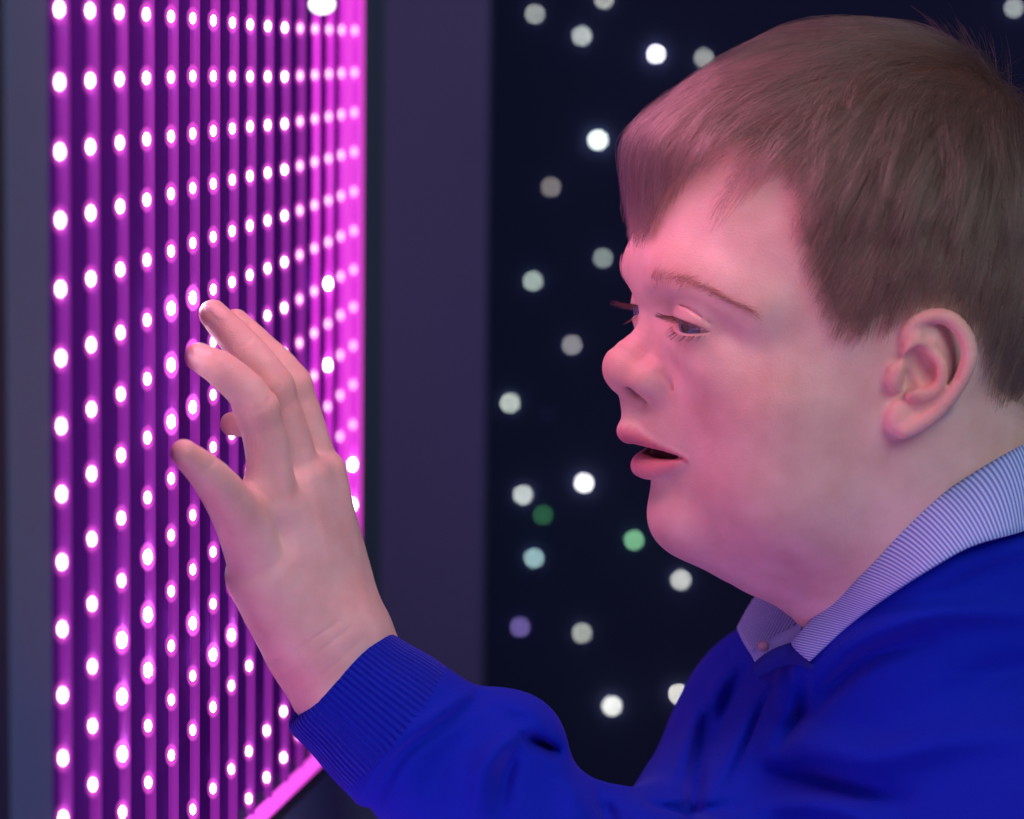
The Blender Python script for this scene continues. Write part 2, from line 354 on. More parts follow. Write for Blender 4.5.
# face loft: z, front x, half width, centre x, exponent
LOFT = np.array([
    (70, 84, 66, -4, 2.1), (50, 93, 70, -4, 2.15), (38, 95, 71, -5, 2.2), (26, 95.5, 70, -5, 2.3), (14, 95, 69, -5, 2.3), (4, 92, 69, -4, 2.2), (-10, 92, 70, -2, 2.0),
    (-25, 93, 70, 0, 2.04), (-40, 92.5, 69, 2, 1.9), (-52, 92, 67, 3, 1.82), (-64, 88.5, 64.5, 4, 1.85), (-76, 84.5, 60.5, 5, 1.95),
    (-86, 80, 56, 6, 2.0), (-96, 72, 50, 6, 2.0), (-104, 60, 43, 6, 2.0), (-112, 45, 33, 5, 2.0)])[::-1]
_zf = np.arange(-130, 90, 1.0); _kn = np.exp(-0.5 * (np.arange(-15, 16) / 5.0) ** 2); _kn /= _kn.sum()
LOFTF = [np.convolve(np.pad(np.interp(_zf, LOFT[:, 0], LOFT[:, k]), 15, 'edge'), _kn, 'valid') for k in (1, 2, 3, 4)]
def f_loft(P):
    z = P[:, 2]
    xf, wd, xm, n = [np.interp(z, _zf, a) for a in LOFTF]
    dx = P[:, 0] - xm; a = np.where(dx > 0, xf - xm, 78.0)
    u = np.abs(dx) / a; v = np.abs(P[:, 1]) / wd
    f1 = (u ** n + v ** n + 1e-9) ** (1 / n)
    R = np.hypot(dx, P[:, 1])
    d = np.where(R < 1, -40, R * (1 - 1 / f1))
    d = smax(d, z - 72, 30); d = smax(d, -106 - z, 22)
    return d * 0.9
head = Field()
head.add('u', lambda P: s_ell(P, (-3, 0, 28), (98.5, 73.5, 98)), None, None)
head.add('u', f_loft, None, None, 8)
# under-chin softness and neck
head.chain([(50, 0, -79), (22, 0, -81), (-18, 0, -76)], [26, 37, 50], 20)
head.chain([(-36, 0, -62), (-46, 0, -120), (-54, 0, -165)], [58, 57, 52], 24)
# cheek
for s in (1, -1):
    head.ell((49, s * 38, -27), (26, 25, 26), 18)
    head.ell((42, s * 38, -60), (28, 22, 26), 18)
# muzzle and chin
head.ell((72, 0, -41), (27, 22, 17), 12)
head.ell((73, 0, -83), (16.5, 20, 15), 12)
# brow ridge and orbit
for s in (1, -1):
    head.chain([(88, s * 10, 26), (86, s * 26, 26.5), (75, s * 42, 22), (62, s * 52, 14)], [7, 8.5, 8.5, 7], 16, cr=3)
    head.ell((100, s * 27, 6.5), (12, 15, 8), 11, 's')
    head.ell((76, s * 32, 7), (15.2, 15.6, 14.4), 4.5)                       # lid ball
    head.chain([(86, s * 20, -1), (83, s * 33, -6.5), (73, s * 45, -4)], [2.6, 3.6, 3], 8, cr=3)   # under-eye fold
    cpt = lambda az, el, R=15.5: (76 + R * math.cos(math.radians(el)) * math.cos(math.radians(az)), s * (32 + R * math.cos(math.radians(el)) * math.sin(math.radians(az))), 7 + R * .95 * math.sin(math.radians(el)))
    head.chain([cpt(-32, 22), cpt(-8, 31), cpt(20, 31), cpt(48, 22), cpt(75, 5)], [.2, .4, .45, .4, .2], 1.5, 's', cr=4)  # lid crease
for s in (1, -1): head.ell((69, s * 36, -13), (14, 15, 11), 12)
# nose
head.chain([(84, 0, 22), (84.5, 0, 8), (91.5, 0, -3), (101.3, 0, -15.5)], [9, 7.0, 7.8, 11.6], 7, cr=4)
head.ell((97, 0, -22), (9, 10.5, 6.5), 5)
for s in (1, -1):
    head.ell((93.0, s * 13.5, -19.5), (10.5, 6.4, 7.8), 8)
    head.ell((81, s * 15, 0), (10, 6, 14), 8)
    head.ell((101.2, s * 9.3, -26.0), (7.0, 4.0, 3.8), 1.6, 's')
    head.ell((97.5, s * 9.0, -25.0), (5, 3.6, 4.6), 1.5, 's')
    head.chain([(92.5, s * 20.6, -15), (88, s * 21.8, -21), (86.5, s * 21.2, -27)], [.2, .2, .2], 3, 's', cr=3)
head.ell((99.5, 0, -29), (4.6, 3.3, 5), 3)                                    # columella
head.chain([(98.5, 0, -30), (100, 0, -40)], [4.2, 4.5], 5)         # philtrum
# mouth: opening, then lips around it
MC = {s: (81.5, s * 21.5, -51.8) for s in (1, -1)}
head.chain([(84, -22, -51.3), (91, -12, -50.5), (95, 0, -50.0), (91, 12, -50.5), (84, 22, -51.3)], [3.0, 5.2, 5.8, 5.2, 3.0], 3, 's', cr=3)
UP = [(81.8, -26, -51.8), (88, -18.5, -48.6), (95, -10, -45.4), (100.2, -3.5, -43.2), (100.4, 0, -43.7), (100.2, 3.5, -43.2), (95, 10, -45.4), (88, 18.5, -48.6), (81.8, 26, -51.8)]
LO = [(81.8, -25.5, -52.6), (87, -18, -56), (92.2, -9, -58.4), (93.8, 0, -58.9), (92.2, 9, -58.4), (87, 18, -56), (81.8, 25.5, -52.6)]
UPR = [1.0, 2.0, 3.2, 4.3, 4.3, 4.3, 3.2, 2.0, 1.0]; LOR = [1.0, 2.6, 4.4, 5.5, 4.4, 2.6, 1.0]
UP, UPR = catmull(UP, UPR, 3); LO, LOR = catmull(LO, LOR, 3)
LO[:, 0] -= .8
head.chain(UP, UPR, 2.2, kk=1.5); head.chain(LO, LOR, 2.2, kk=1.5)
MOUTH = [(83.0, -25, -52.0), (88.5, -18.5, -51.4), (93, -10, -50.6), (95, 0, -50.2), (93, 10, -50.6), (88.5, 18.5, -51.4), (83.0, 25, -52.0)]
head.chain(MOUTH, [.5, 1.5, 2.5, 2.8, 2.5, 1.5, .5], 1.2, 's', cr=3)
head.chain([(93, -9, -69), (95.8, 0, -69.5), (93, 9, -69)], [1.4, 1.8, 1.4], 6, 's')
# ears
def earpt(px, py, y, s): q = hl(px, py, y); return (q[0], s * y, q[2])
for s in (1, -1):
    E_ = lambda px, py, y: earpt(px, py, y, s)
    c = np.array(E_(930, 368, 72.5))
    t = math.radians(22) * s; tl = math.radians(12)                          # plate leans out behind
    Rz = np.array([[math.cos(t), -math.sin(t), 0], [math.sin(t), math.cos(t), 0], [0, 0, 1]])
    Ry = np.array([[math.cos(tl), 0, math.sin(tl)], [0, 1, 0], [-math.sin(tl), 0, math.cos(tl)]])
    head.ell(c, (14.5, 6.0, 22), 5, R=Rz @ Ry)
    head.ell(np.array(E_(903, 419, 72.5)), (7, 4, 8), 4)
    head.chain([E_(909, 356, 72), E_(905, 340, 73.5), E_(912, 324, 75), E_(929, 317, 77), E_(948, 318, 79), E_(963, 332, 81), E_(969.5, 354, 82), E_(962, 378, 81), E_(946, 401, 79), E_(926, 419, 77), E_(905, 430, 75)],
               [1.6, 2.2, 2.8, 3.1, 3.3, 3.4, 3.4, 3.2, 3.2, 3.6, 3.6], 2.0, kk=.6, cr=3)
    head.ell(np.array(E_(922, 368, 79)), (9.0, 7.0, 9.5), 2.0, 's')               # concha bowl
    head.ell(np.array(E_(934, 333, 80.5)), (5, 3.6, 4), 1.5, 's')
    head.chain([E_(953, 338, 82.5), E_(959, 356, 83.5), E_(955, 378, 82.5)], [1.6, 1.8, 1.4], 1.5, 's', cr=3)
    head.chain([E_(915, 341, 75.5), E_(928, 350, 76.8), E_(941, 364, 79), E_(940, 384, 79), E_(927, 395, 77.5), E_(913, 394, 76)], [1.6, 2.0, 2.3, 2.3, 2.4, 2.6], 2.5, kk=.6, cr=3)
    head.ell(np.array(E_(906, 380, 75)), (5.5, 5, 5.5), 2, 's')
    head.ell(np.array(E_(896, 378, 73.5)), (3.8, 2.6, 5.5), 4.5)
    head.chain([E_(897, 396, 76.5), E_(905, 388, 77)], [1.6, 2.4], 2, 's')
# palpebral fissures cut through the lid balls
def f_fiss(s):
    def f(P):
        q = P - np.array([76, s * 32, 7], np.float32)
        az = np.degrees(np.arctan2(q[:, 1] * s, q[:, 0])); el = np.degrees(np.arctan2(q[:, 2], np.hypot(q[:, 0], q[:, 1])))
        t = np.clip((az + 44) / 118, 0.001, 0.999)                            # inner corner to outer corner
        upz = 4 + 10 * np.sin(np.pi * t) ** 0.7 - 14 * t
        loz = 4 - 12.5 * np.sin(np.pi * t) ** 0.8 - 14 * t
        d = np.maximum(el - upz, loz - el)
        d = np.maximum(d, np.maximum(az - 74, -44 - az))
        return np.maximum(d * 0.25, np.maximum(12.2 - np.linalg.norm(q, axis=1), -q[:, 0]))
    return f
for s in (1, -1):
    head.add('s', f_fiss(s), np.array([66, s * 32 - 19, -12]), np.array([98, s * 32 + 19, 26]), 0.8)
# ------------------------------------------------------------------ raised right hand, arm, and the join to the neck (millimetres)
def mm(px, py, Y): return at(px, py, Y) * 1000
hand = Field()
FING = {
    'thumb': ([(262, 575, 1.035), (240, 520, 1.022), (213, 480, 1.006), (184, 453, 0.995)], [11.5, 9.6, 7.3, 4.9]),
    'index': ([(278, 512, 1.040), (257, 410, 1.032), (227, 374, 1.030), (199, 357, 1.030)], [8.8, 7.6, 6.8, 5.3]),
    'middle': ([(300, 480, 1.055), (272, 388, 1.050), (241, 345, 1.052), (213, 314, 1.055)], [9, 7.7, 6.9, 5.4]),
    'ring': ([(318, 475, 1.070), (291, 386, 1.068), (262, 350, 1.070), (236, 322, 1.073)], [8.8, 7.4, 6.4, 5.0]),
    'little': ([(326, 500, 1.085), (296, 440, 1.085), (262, 425, 1.080), (232, 424, 1.078)], [7.5, 6.2, 5.6, 4.6]),
}
HANDP = {k: ([mm(*q) for q in p], r) for k, (p, r) in FING.items()}
wr = mm(345, 668, 1.06); HAND0 = mm(280, 530, 1.05)
for k, (p, r) in HANDP.items():
    base = {'thumb': mm(300, 640, 1.045), 'index': mm(318, 630, 1.050), 'middle': mm(330, 628, 1.058), 'ring': mm(342, 622, 1.066), 'little': mm(350, 618, 1.074)}[k]
    rb = {'thumb': 15, 'index': 13.5, 'middle': 13.5, 'ring': 13, 'little': 12}[k]
    hand.chain([base, p[0]], [rb, r[0] + 2.2], 9, kk=0)
for k, (p, r) in HANDP.items():
    hand.chain(p, r, 1.2, cr=3)
    if k != 'thumb': hand.ell(p[1], (r[1] + .45,) * 3, 3)
# web between thumb and index
hand.chain([mm(246, 510, 1.030), mm(262, 500, 1.036)], [7, 8], 9)
hand.chain([mm(330, 640, 1.058), wr, mm(372, 702, 1.062)], [17, 18.5, 20], 14, kk=6)
hand.chain([mm(352, 648, 1.072), mm(362, 670, 1.072)], [14, 15], 10)
hand.chain([mm(318, 668, 1.05), mm(330, 690, 1.05)], [13, 14.5], 10)
# nail plates, raised a little at their rim: centre px, half axes px, tilt, finger
NAILS = [((203, 351), (11.5, 6.5), 22, 'index'), ((219, 312), (11, 6.0), 36, 'middle'), ((240, 320), (8, 4), 40, 'ring')]
def nail_mask(P):
    pp = proj(P / 1000.0); m = np.zeros(len(P))
    for (cx, cy), (ax_, ay_), dg, k in NAILS:
        a = math.radians(dg); dx = pp[:, 0] - cx; dy = pp[:, 1] - cy
        e = np.hypot((dx * math.cos(a) + dy * math.sin(a)) / ax_, (-dx * math.sin(a) + dy * math.cos(a)) / ay_)
        near = (np.linalg.norm(P - HANDP[k][0][-1], axis=1) < 13) & (P[:, 1] < HANDP[k][0][-1][1] + 2)
        m = np.maximum(m, near * np.clip((1 - e) * 5, 0, 1))
    return m
hand.add('d', lambda P: -0.4 * nail_mask(P), mm(212, 335, 1.05) - 45, mm(212, 335, 1.05) + 45)
# fine skin creases at the wrist, finger joints and knuckles
CREASES = [([(268, 662), (300, 647), (338, 622)], -.35, 2.0), ([(280, 676), (312, 657), (350, 628)], -.3, 2.0), ([(300, 690), (330, 668), (362, 640)], -.2, 2.2),
           ([(236, 349), (245, 345), (252, 338)], -.3, 1.8), ([(240, 353), (250, 349)], -.25, 1.6), ([(219, 377), (228, 371), (232, 361)], -.3, 1.8),
           ([(252, 412), (262, 408), (270, 398)], -.25, 2), ([(270, 392), (280, 386)], -.25, 2), ([(199, 474), (208, 468), (216, 460)], -.3, 1.8), ([(232, 505), (244, 497)], -.25, 2.0),
           ([(284, 470), (292, 520), (300, 560)], .35, 5), ([(306, 455), (318, 510), (330, 560)], .35, 5), ([(262, 500), (272, 540), (286, 580)], .3, 6)]
def press(P, lines):
    pp = proj(P / 1000.0); out = np.zeros(len(P), np.float32)
    for pts, h_, w_ in lines:
        c3 = catmull([(x, y, 0) for x, y in pts], [1] * len(pts), 4)[0][:, :2]
        i = np.nonzero((pp[:, 0] > c3[:, 0].min() - 3 * w_) & (pp[:, 0] < c3[:, 0].max() + 3 * w_) & (pp[:, 1] > c3[:, 1].min() - 3 * w_) & (pp[:, 1] < c3[:, 1].max() + 3 * w_))[0]
        if not len(i): continue
        q = pp[i]; best = np.full(len(q), 1e9)
        for k in range(len(c3) - 1):
            ba = c3[k + 1] - c3[k]; t = np.clip(((q - c3[k]) @ ba) / (ba @ ba), 0, 1); best = np.minimum(best, np.hypot(*(q - c3[k] - t[:, None] * ba).T))
        out[i] -= h_ * np.exp(-(best / w_) ** 2)
    return out
hand.add('d', lambda P: press(P, CREASES), HAND0 - 130, HAND0 + 130)
arm = Field()
ELB = mm(640, 900, 1.10); SHO = mm(805, 775, 1.16); NB = h2w((-50, 0, -150)) * 1000
arm.chain([mm(372, 702, 1.062), mm(450, 770, 1.065), ELB], [21, 24, 27], 5)
arm.chain([ELB, SHO], [28, 28], 8); arm.chain([SHO, NB + np.array([0, 0, -20])], [28, 34], 8)
HB_LO = (HP0 * 1000 + np.array([-150, -120, -175])); HB_HI = (HP0 * 1000 + np.array([150, 120, 130]))
def f_head_w(P):
    q = ((P - (HP0 * 1000).astype(np.float32)) @ HM.astype(np.float32)) / SCH
    return head(q) * SCH
hlo = mm(160, 300, 1.06); hhi = mm(420, 740, 1.06)
HAND_LO = np.minimum(hlo, hhi) - np.array([40, 90, 40]); HAND_HI = np.maximum(hlo, hhi) + np.array([40, 90, 40])
def f_body(P):
    d = np.full(len(P), 1e3, np.float32)
    i = np.nonzero(((P > HB_LO - 30) & (P < HB_HI + 30)).all(1))[0]
    if len(i): d[i] = f_head_w(P[i])
    i = np.nonzero(((P > HAND_LO) & (P < HAND_HI)).all(1))[0]
    if len(i): d[i] = np.minimum(d[i], hand(P[i]))
    return smin(d, arm(P), 6.0)
# ------------------------------------------------------------------ materials for the boy
def skin_material():
    m = mat('skin', (0.7, 0.45, 0.36), 0.5); N, L, b = nodes(m)
    at_ = N.new('ShaderNodeAttribute'); at_.attribute_name = 'tint'
    L.new(at_.outputs['Color'], b.inputs['Base Color'])
    tc = N.new('ShaderNodeTexCoord')
    n1 = N.new('ShaderNodeTexNoise'); n1.inputs['Scale'].default_value = 60; n1.inputs['Detail'].default_value = 5
    mx = N.new('ShaderNodeMix'); mx.data_type = 'RGBA'; mx.blend_type = 'MULTIPLY'; mx.inputs['Factor'].default_value = 1.0
    cr = N.new('ShaderNodeValToRGB'); cr.color_ramp.elements[0].position = 0.3; cr.color_ramp.elements[0].color = (0.90, 0.80, 0.78, 1)
    cr.color_ramp.elements[1].position = 0.7; cr.color_ramp.elements[1].color = (1.06, 1.05, 1.05, 1)
    L.new(tc.outputs['Object'], n1.inputs['Vector']); L.new(n1.outputs['Fac'], cr.inputs['Fac'])
    L.new(at_.outputs['Color'], mx.inputs['A']); L.new(cr.outputs['Color'], mx.inputs['B']); L.new(mx.outputs['Result'], b.inputs['Base Color'])
    n2 = N.new('ShaderNodeTexNoise'); n2.inputs['Scale'].default_value = 900; n2.inputs['Detail'].default_value = 4
    v = N.new('ShaderNodeTexVoronoi'); v.inputs['Scale'].default_value = 1400
    ad = N.new('ShaderNodeMath'); ad.operation = 'ADD'
    bp = N.new('ShaderNodeBump'); bp.inputs['Strength'].default_value = 0.35; bp.inputs['Distance'].default_value = 0.00025
    L.new(tc.outputs['Object'], n2.inputs['Vector']); L.new(tc.outputs['Object'], v.inputs['Vector'])
    L.new(n2.outputs['Fac'], ad.inputs[0]); L.new(v.outputs['Distance'], ad.inputs[1])
    L.new(ad.outputs[0], bp.inputs['Height']); L.new(bp.outputs['Normal'], b.inputs['Normal'])
    b.inputs['Subsurface Weight'].default_value = 0.6; b.inputs['Subsurface Scale'].default_value = 0.0035
    b.inputs['Subsurface Radius'].default_value = (1.0, 0.35, 0.2); b.inputs['Roughness'].default_value = 0.52
    b.inputs['Specular IOR Level'].default_value = 0.4
    return m
M_SKIN = skin_material()
sm01 = lambda x, a, b: np.clip((x - a) / (b - a), 0, 1) ** 2 * (3 - 2 * np.clip((x - a) / (b - a), 0, 1))
def side_px(Q): return proj(h2w(np.c_[Q[:, 0], np.abs(Q[:, 1]), Q[:, 2]]))
def inpoly(pt, poly):
    poly = np.array(poly, float); x, y = pt[:, 0], pt[:, 1]; c = np.zeros(len(pt), bool)
    for i in range(len(poly)):
        x1, y1 = poly[i]; x2, y2 = poly[i - 1]
        if y1 == y2: continue
        m = ((y1 > y) != (y2 > y)) & (x < (x2 - x1) * (y - y1) / (y2 - y1) + x1); c ^= m
    return c
ROOTPOLY = [(560, 60), (640, 128), (662, 150), (690, 152), (735, 140), (770, 158), (796, 182), (802, 200), (795, 225), (800, 255), (815, 290), (830, 325), (845, 332), (880, 326), (902, 318), (918, 308), (945, 304), (966, 318), (982, 345), (985, 372), (992, 398), (1024, 418), (1060, 428), (1400, 428), (1400, -200), (500, -200)]
COVER = [(560, 60), (600, 150), (612, 185), (624, 236), (640, 246), (652, 240), (658, 222), (668, 200), (684, 180), (708, 160), (728, 150), (736, 158), (728, 185), (716, 212), (711, 234), (722, 226), (738, 200), (762, 178), (782, 176), (800, 196), (795, 225), (800, 262), (815, 300), (833, 342), (850, 344), (880, 336), (905, 322), (925, 311), (950, 309), (972, 326), (984, 352), (986, 384), (1000, 410), (1024, 420), (1060, 436), (1400, 440), (1400, -300), (500, -300)]
def skin_tint(P):
    """per-vertex tint: lips, ears, cheeks, knuckles, nails; nostril and mouth lining with recess shade painted in"""
    C = np.tile(np.array([0.80, 0.60, 0.53]), (len(P), 1))
    q = ((P - HP0 * 1000) @ HM / SCH).astype(np.float32)
    def blend(mask, col, amt=1.0):
        a = (mask * amt)[:, None]; C[:] = C * (1 - a) + np.array(col) * a
    g = lambda c, r: np.exp(-(((q - np.array(c)) / r) ** 2).sum(1))
    pr = side_px(q.astype(float)); cov = sum(inpoly(pr + np.array([11 * math.cos(a), 11 * math.sin(a)]), ROOTPOLY) * 1.0 for a in np.arange(8) * math.pi / 4) / 8
    blend(cov ** 2 * (q[:, 2] > -60) * (np.linalg.norm(q, axis=1) < 160) * 1.0, (0.22, 0.13, 0.10), 0.75)
    for s in (1, -1):
        blend(g((62, s * 52, -28), (26, 20, 22)), (0.80, 0.46, 0.41), 0.35)
        blend(g((-8, s * 78, -12), (22, 10, 30)), (0.78, 0.36, 0.33), 0.60)
        blend(g((84, s * 36, 6), (13, 14, 9)), (0.74, 0.44, 0.42), 0.25)
    blend(g((103, 0, -18), (14, 16, 14)), (0.80, 0.42, 0.38), 0.5)
    near = (np.abs(q[:, 1]) < 32) & (q[:, 0] > 70) & (q[:, 2] < -34) & (q[:, 2] > -70)
    i = np.nonzero(near)[0]
    if len(i):
        u = s_chain(q[i], UP - np.array([0.0, 0, 0.6]), UPR + 0.35); l = s_chain(q[i], LO + np.array([0.4, 0, 0.3]), LOR - 0.1)
        mk = np.zeros(len(P)); mk[i] = 1 - sm01(np.minimum(u, l), 0.1, 1.0)
        blend(mk, (0.64, 0.21, 0.28), 0.85)
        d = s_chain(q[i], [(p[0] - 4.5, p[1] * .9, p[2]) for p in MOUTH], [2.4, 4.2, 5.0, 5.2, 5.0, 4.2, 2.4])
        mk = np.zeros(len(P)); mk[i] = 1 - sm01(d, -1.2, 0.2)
        blend(mk, (0.07, 0.012, 0.012), 1.0)  # mouth lining, darkened to carry the shade inside the opening
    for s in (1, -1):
        d = s_ell(q, (99.5, s * 9.2, -24.6), (6.2, 4.0, 4.2)); blend(1 - sm01(d, -.8, 0.6), (0.16, 0.04, 0.04), 0.95)  # nostril hollows darkened, their shade put into the tint
    h = P.astype(np.float32)
    for k, (p, r) in HANDP.items():
        for j in (1, 2):
            dd = np.linalg.norm(h - p[j], axis=1); blend(np.exp(-(dd / 9.0) ** 2), (0.74, 0.36, 0.32), 0.4)
        dd = np.linalg.norm(h - p[-1], axis=1); blend(np.exp(-(dd / 8.0) ** 2), (0.80, 0.42, 0.38), 0.4)
    blend(nail_mask(P), (0.90, 0.62, 0.60), 0.8)
    return np.clip(C, 0, 1)
def set_tint(o, C):
    a = o.data.color_attributes.new('tint', 'FLOAT_COLOR', 'POINT')
    a.data.foreach_set('color', np.c_[C, np.ones(len(C))].astype(np.float32).ravel())

ROOT = bpy.data.objects.new('person', None); COL.objects.link(ROOT)
tag(ROOT, 'boy in blue sweater and pale polo collar touching the lit panel with one raised hand', 'person')
P, Fc = extract(f_body, (-170, 900, 950), (330, 1330, 1345), VOX)
body = mesh_obj('body', P / 1000, Fc, M_SKIN, ROOT)
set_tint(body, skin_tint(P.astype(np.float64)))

# eyes
def eye_mesh(s):
    az, el = (math.radians(26), math.radians(-6)) if s > 0 else (math.radians(-2), math.radians(-4))
    g = Vector((math.cos(el) * math.cos(az), s * math.cos(el) * math.sin(az) if s > 0 else math.cos(el) * math.sin(az), math.sin(el))).normalized()
    t = g.orthogonal().normalized(); t2 = g.cross(t)
    V = []; F = []; na, nb = 48, 48; R = 13.1
    for i in range(na + 1):
        th = math.pi * i / na; bulge = 0.9 * max(0, math.cos(th) - math.cos(math.radians(30))) / (1 - math.cos(math.radians(30)))
        for j in range(nb):
            ph = 2 * math.pi * j / nb
            V.append(np.array((76, s * 32, 7)) + (R + bulge) * np.array(g * math.cos(th) + (t * math.cos(ph) + t2 * math.sin(ph)) * math.sin(th)))
    for i in range(na):
        for j in range(nb):
            F.append((i * nb + j, (i + 1) * nb + j, (i + 1) * nb + (j + 1) % nb, i * nb + (j + 1) % nb))
    C = []
    rng = np.random.RandomState(3)
    for i in range(na + 1):
        th = math.degrees(math.pi * i / na)
        for j in range(nb):
            if th < 11: c = (0.004, 0.004, 0.006)
            elif th < 27: c = np.array((0.12, 0.16, 0.30)) * (0.6 + 0.7 * rng.rand())
            elif th < 31: c = (0.03, 0.035, 0.06)
            else: c = (0.72, 0.62, 0.64)
            C.append(c)
    o = mesh_obj('eyeball', h2w(V), np.array(F)[:, ::-1].copy(), M_EYE, ROOT); set_tint(o, np.array(C)); return o
M_EYE = mat('eye', (0.7, 0.7, 0.7), 0.06, spec=0.6); N, L, b = nodes(M_EYE)
a_ = N.new('ShaderNodeAttribute'); a_.attribute_name = 'tint'; L.new(a_.outputs['Color'], b.inputs['Base Color']); b.inputs['Coat Weight'].default_value = 1.0; b.inputs['Coat Roughness'].default_value = 0.02
for s in (1, -1): eye_mesh(s)
# teeth: a small arc behind the upper lip
M_TEETH = mat('enamel', (0.75, 0.68, 0.60), 0.25)
tv, tf = [], []
for i in range(25):
    a = math.radians(-70 + 140 * i / 24)
    for k, (dr, z) in enumerate(((0, -45.5), (0.2, -49.0), (-1.6, -49.2), (-2, -45.5))):
        tv.append(((72 + (18.5 + dr) * math.cos(a)), (19 + dr) * math.sin(a), z))
for i in range(24):
    for k in range(4): tf.append((i * 4 + k, i * 4 + (k + 1) % 4, (i + 1) * 4 + (k + 1) % 4, (i + 1) * 4 + k))
mesh_obj('teeth', h2w(tv), tf, M_TEETH, ROOT)

# ------------------------------------------------------------------ hair
skull = Field()
skull.ops = [o for o in head.ops[:3]]
def sk(Q): return skull(Q.astype(np.float32))
WH = np.array([-72, 14, 104.0])
def project(Q, h):
    for _ in range(2):
        g = fgrad(sk, Q, 1.0); d = sk(Q); n2 = (g * g).sum(1) + 1e-6
        Q = Q - ((d - h) / n2)[:, None] * g
    return Q, g / np.sqrt(n2)[:, None]
def flow(Q, Nn, jit):
    r = Q - WH; r = r - (r * Nn).sum(1, keepdims=True) * Nn; L = np.linalg.norm(r, axis=1, keepdims=True); r = r / (L + 1e-6)
    sw = np.cross(Nn, r) * (np.exp(-(L / 26) ** 2) * 0.9)
    down = np.tile(np.array([0.10, 0, -1.0]), (len(Q), 1)); down = down - (down * Nn).sum(1, keepdims=True) * Nn
    wdn = sm01(np.abs(Nn[:, 1]), 0.55, 0.98)[:, None] * 1.5 + sm01(Q[:, 0], 60, 95)[:, None] * 0.9 + sm01(-Q[:, 0], 70, 100)[:, None] * .8
    f = r + sw + wdn * down + jit
    f = f - (f * Nn).sum(1, keepdims=True) * Nn
    return f / (np.linalg.norm(f, axis=1, keepdims=True) + 1e-6)
def grow(Q0, length, lift, jit, K=12):
    n = len(Q0); out = np.zeros((n, K, 3)); Q, Nn = project(Q0, 0.2); out[:, 0] = Q
    for k in range(1, K):
        t = k / (K - 1); D = flow(Q, Nn, jit); step = (length / (K - 1))[:, None]
        Q = Q + D * step
        hgt = 0.3 + lift * (1 - (1 - t) ** 2.2) * (1 - 0.25 * t)
        hgt = hgt * (1 - 0.66 * sm01(88 - Q[:, 2], 0, 42) * sm01(Q[:, 0], 50, 78))
        g = fgrad(sk, Q, 1.0); d = sk(Q); n2 = (g * g).sum(1) + 1e-6
        Q = Q - ((d - hgt) / n2)[:, None] * g; Nn = g / np.sqrt(n2)[:, None]; out[:, k] = Q
    return out
def sample_roots(n, rng):
    u = rng.normal(size=(n, 3)); u /= np.linalg.norm(u, axis=1, keepdims=True)
    Q = np.array([-3, 0, 22]) + u * np.array([101, 74, 100]); Q, Nn = project(Q, 0.0)
    px = side_px(Q); keep = inpoly(px + rng.normal(0, 5, px.shape), ROOTPOLY) & (Q[:, 2] > -60) & ~((Q[:, 0] > 40) & (Q[:, 2] < 20))
    return Q[keep], Nn[keep]
def hair_params(Q, rng):
    top = sm01(Q[:, 2], 62, 100); front = sm01(Q[:, 0], 30, 85) * sm01(Q[:, 2], 45, 75)
    L = 27 + 38 * np.maximum(top, front) - 9 * sm01(-Q[:, 2], -25, 20)
    lift = 4.5 + 11.0 * np.maximum(top, front) - 5.5 * sm01(Q[:, 0], 66, 88) - 1.6 * sm01(-Q[:, 2], -25, 20)
    lift = lift + 7.5 * sm01(Q[:, 0], 15, 60) * sm01(Q[:, 2], 70, 95) * (1 - .95 * sm01(Q[:, 0], 66, 88))
    return L, lift
def make_curves(name, S, rad, m, parent):
    """S: list of (k,3) world arrays"""
    cu = bpy.data.hair_curves.new(name); cu.add_curves([len(s) for s in S])
    pts = np.concatenate(S).astype(np.float32)
    cu.attributes['position'].data.foreach_set('vector', pts.ravel()) if 'position' in cu.attributes else cu.position_data.foreach_set('vector', pts.ravel())
    R = np.concatenate([rad * np.linspace(1, 0.25, len(s)) ** 0.7 for s in S]).astype(np.float32)
    ra = cu.attributes.new('radius', 'FLOAT', 'POINT') if 'radius' not in cu.attributes else cu.attributes['radius']
    ra.data.foreach_set('value', R)
    cu.materials.append(m)
    o = bpy.data.objects.new(name, cu); COL.objects.link(o); o.parent = parent; return o
def hair_mat(name, col, rough=0.32):
    m = bpy.data.materials.new(name); m.use_nodes = True; N = m.node_tree.nodes; L = m.node_tree.links; N.clear()
    h = N.new('ShaderNodeBsdfHairPrincipled'); h.parametrization = 'COLOR'; h.inputs['Color'].default_value = (*col, 1)
    h.inputs['Roughness'].default_value = rough; h.inputs['Radial Roughness'].default_value = 0.5
    try: h.inputs['Random Color'].default_value = 0.3; h.inputs['Random Roughness'].default_value = 0.4
    except Exception: pass
    hi = N.new('ShaderNodeHairInfo'); rp = N.new('ShaderNodeValToRGB')
    rp.color_ramp.elements[0].color = (col[0] * .35, col[1] * .32, col[2] * .30, 1); rp.color_ramp.elements[1].color = (col[0] * 2.1, col[1] * 2.1, col[2] * 2.1, 1)
    L.new(hi.outputs['Random'], rp.inputs['Fac']); L.new(rp.outputs['Color'], h.inputs['Color'])
    o = N.new('ShaderNodeOutputMaterial'); L.new(h.outputs[0], o.inputs[0]); return m
M_HAIR = hair_mat('brown_hair', (0.086, 0.064, 0.052)); M_BROW = hair_mat('brow_hair', (0.17, 0.10, 0.08), 0.4)
rng = np.random.RandomState(7)
Qg, Ng = sample_roots(2600, rng); Lg, lg = hair_params(Qg, rng)
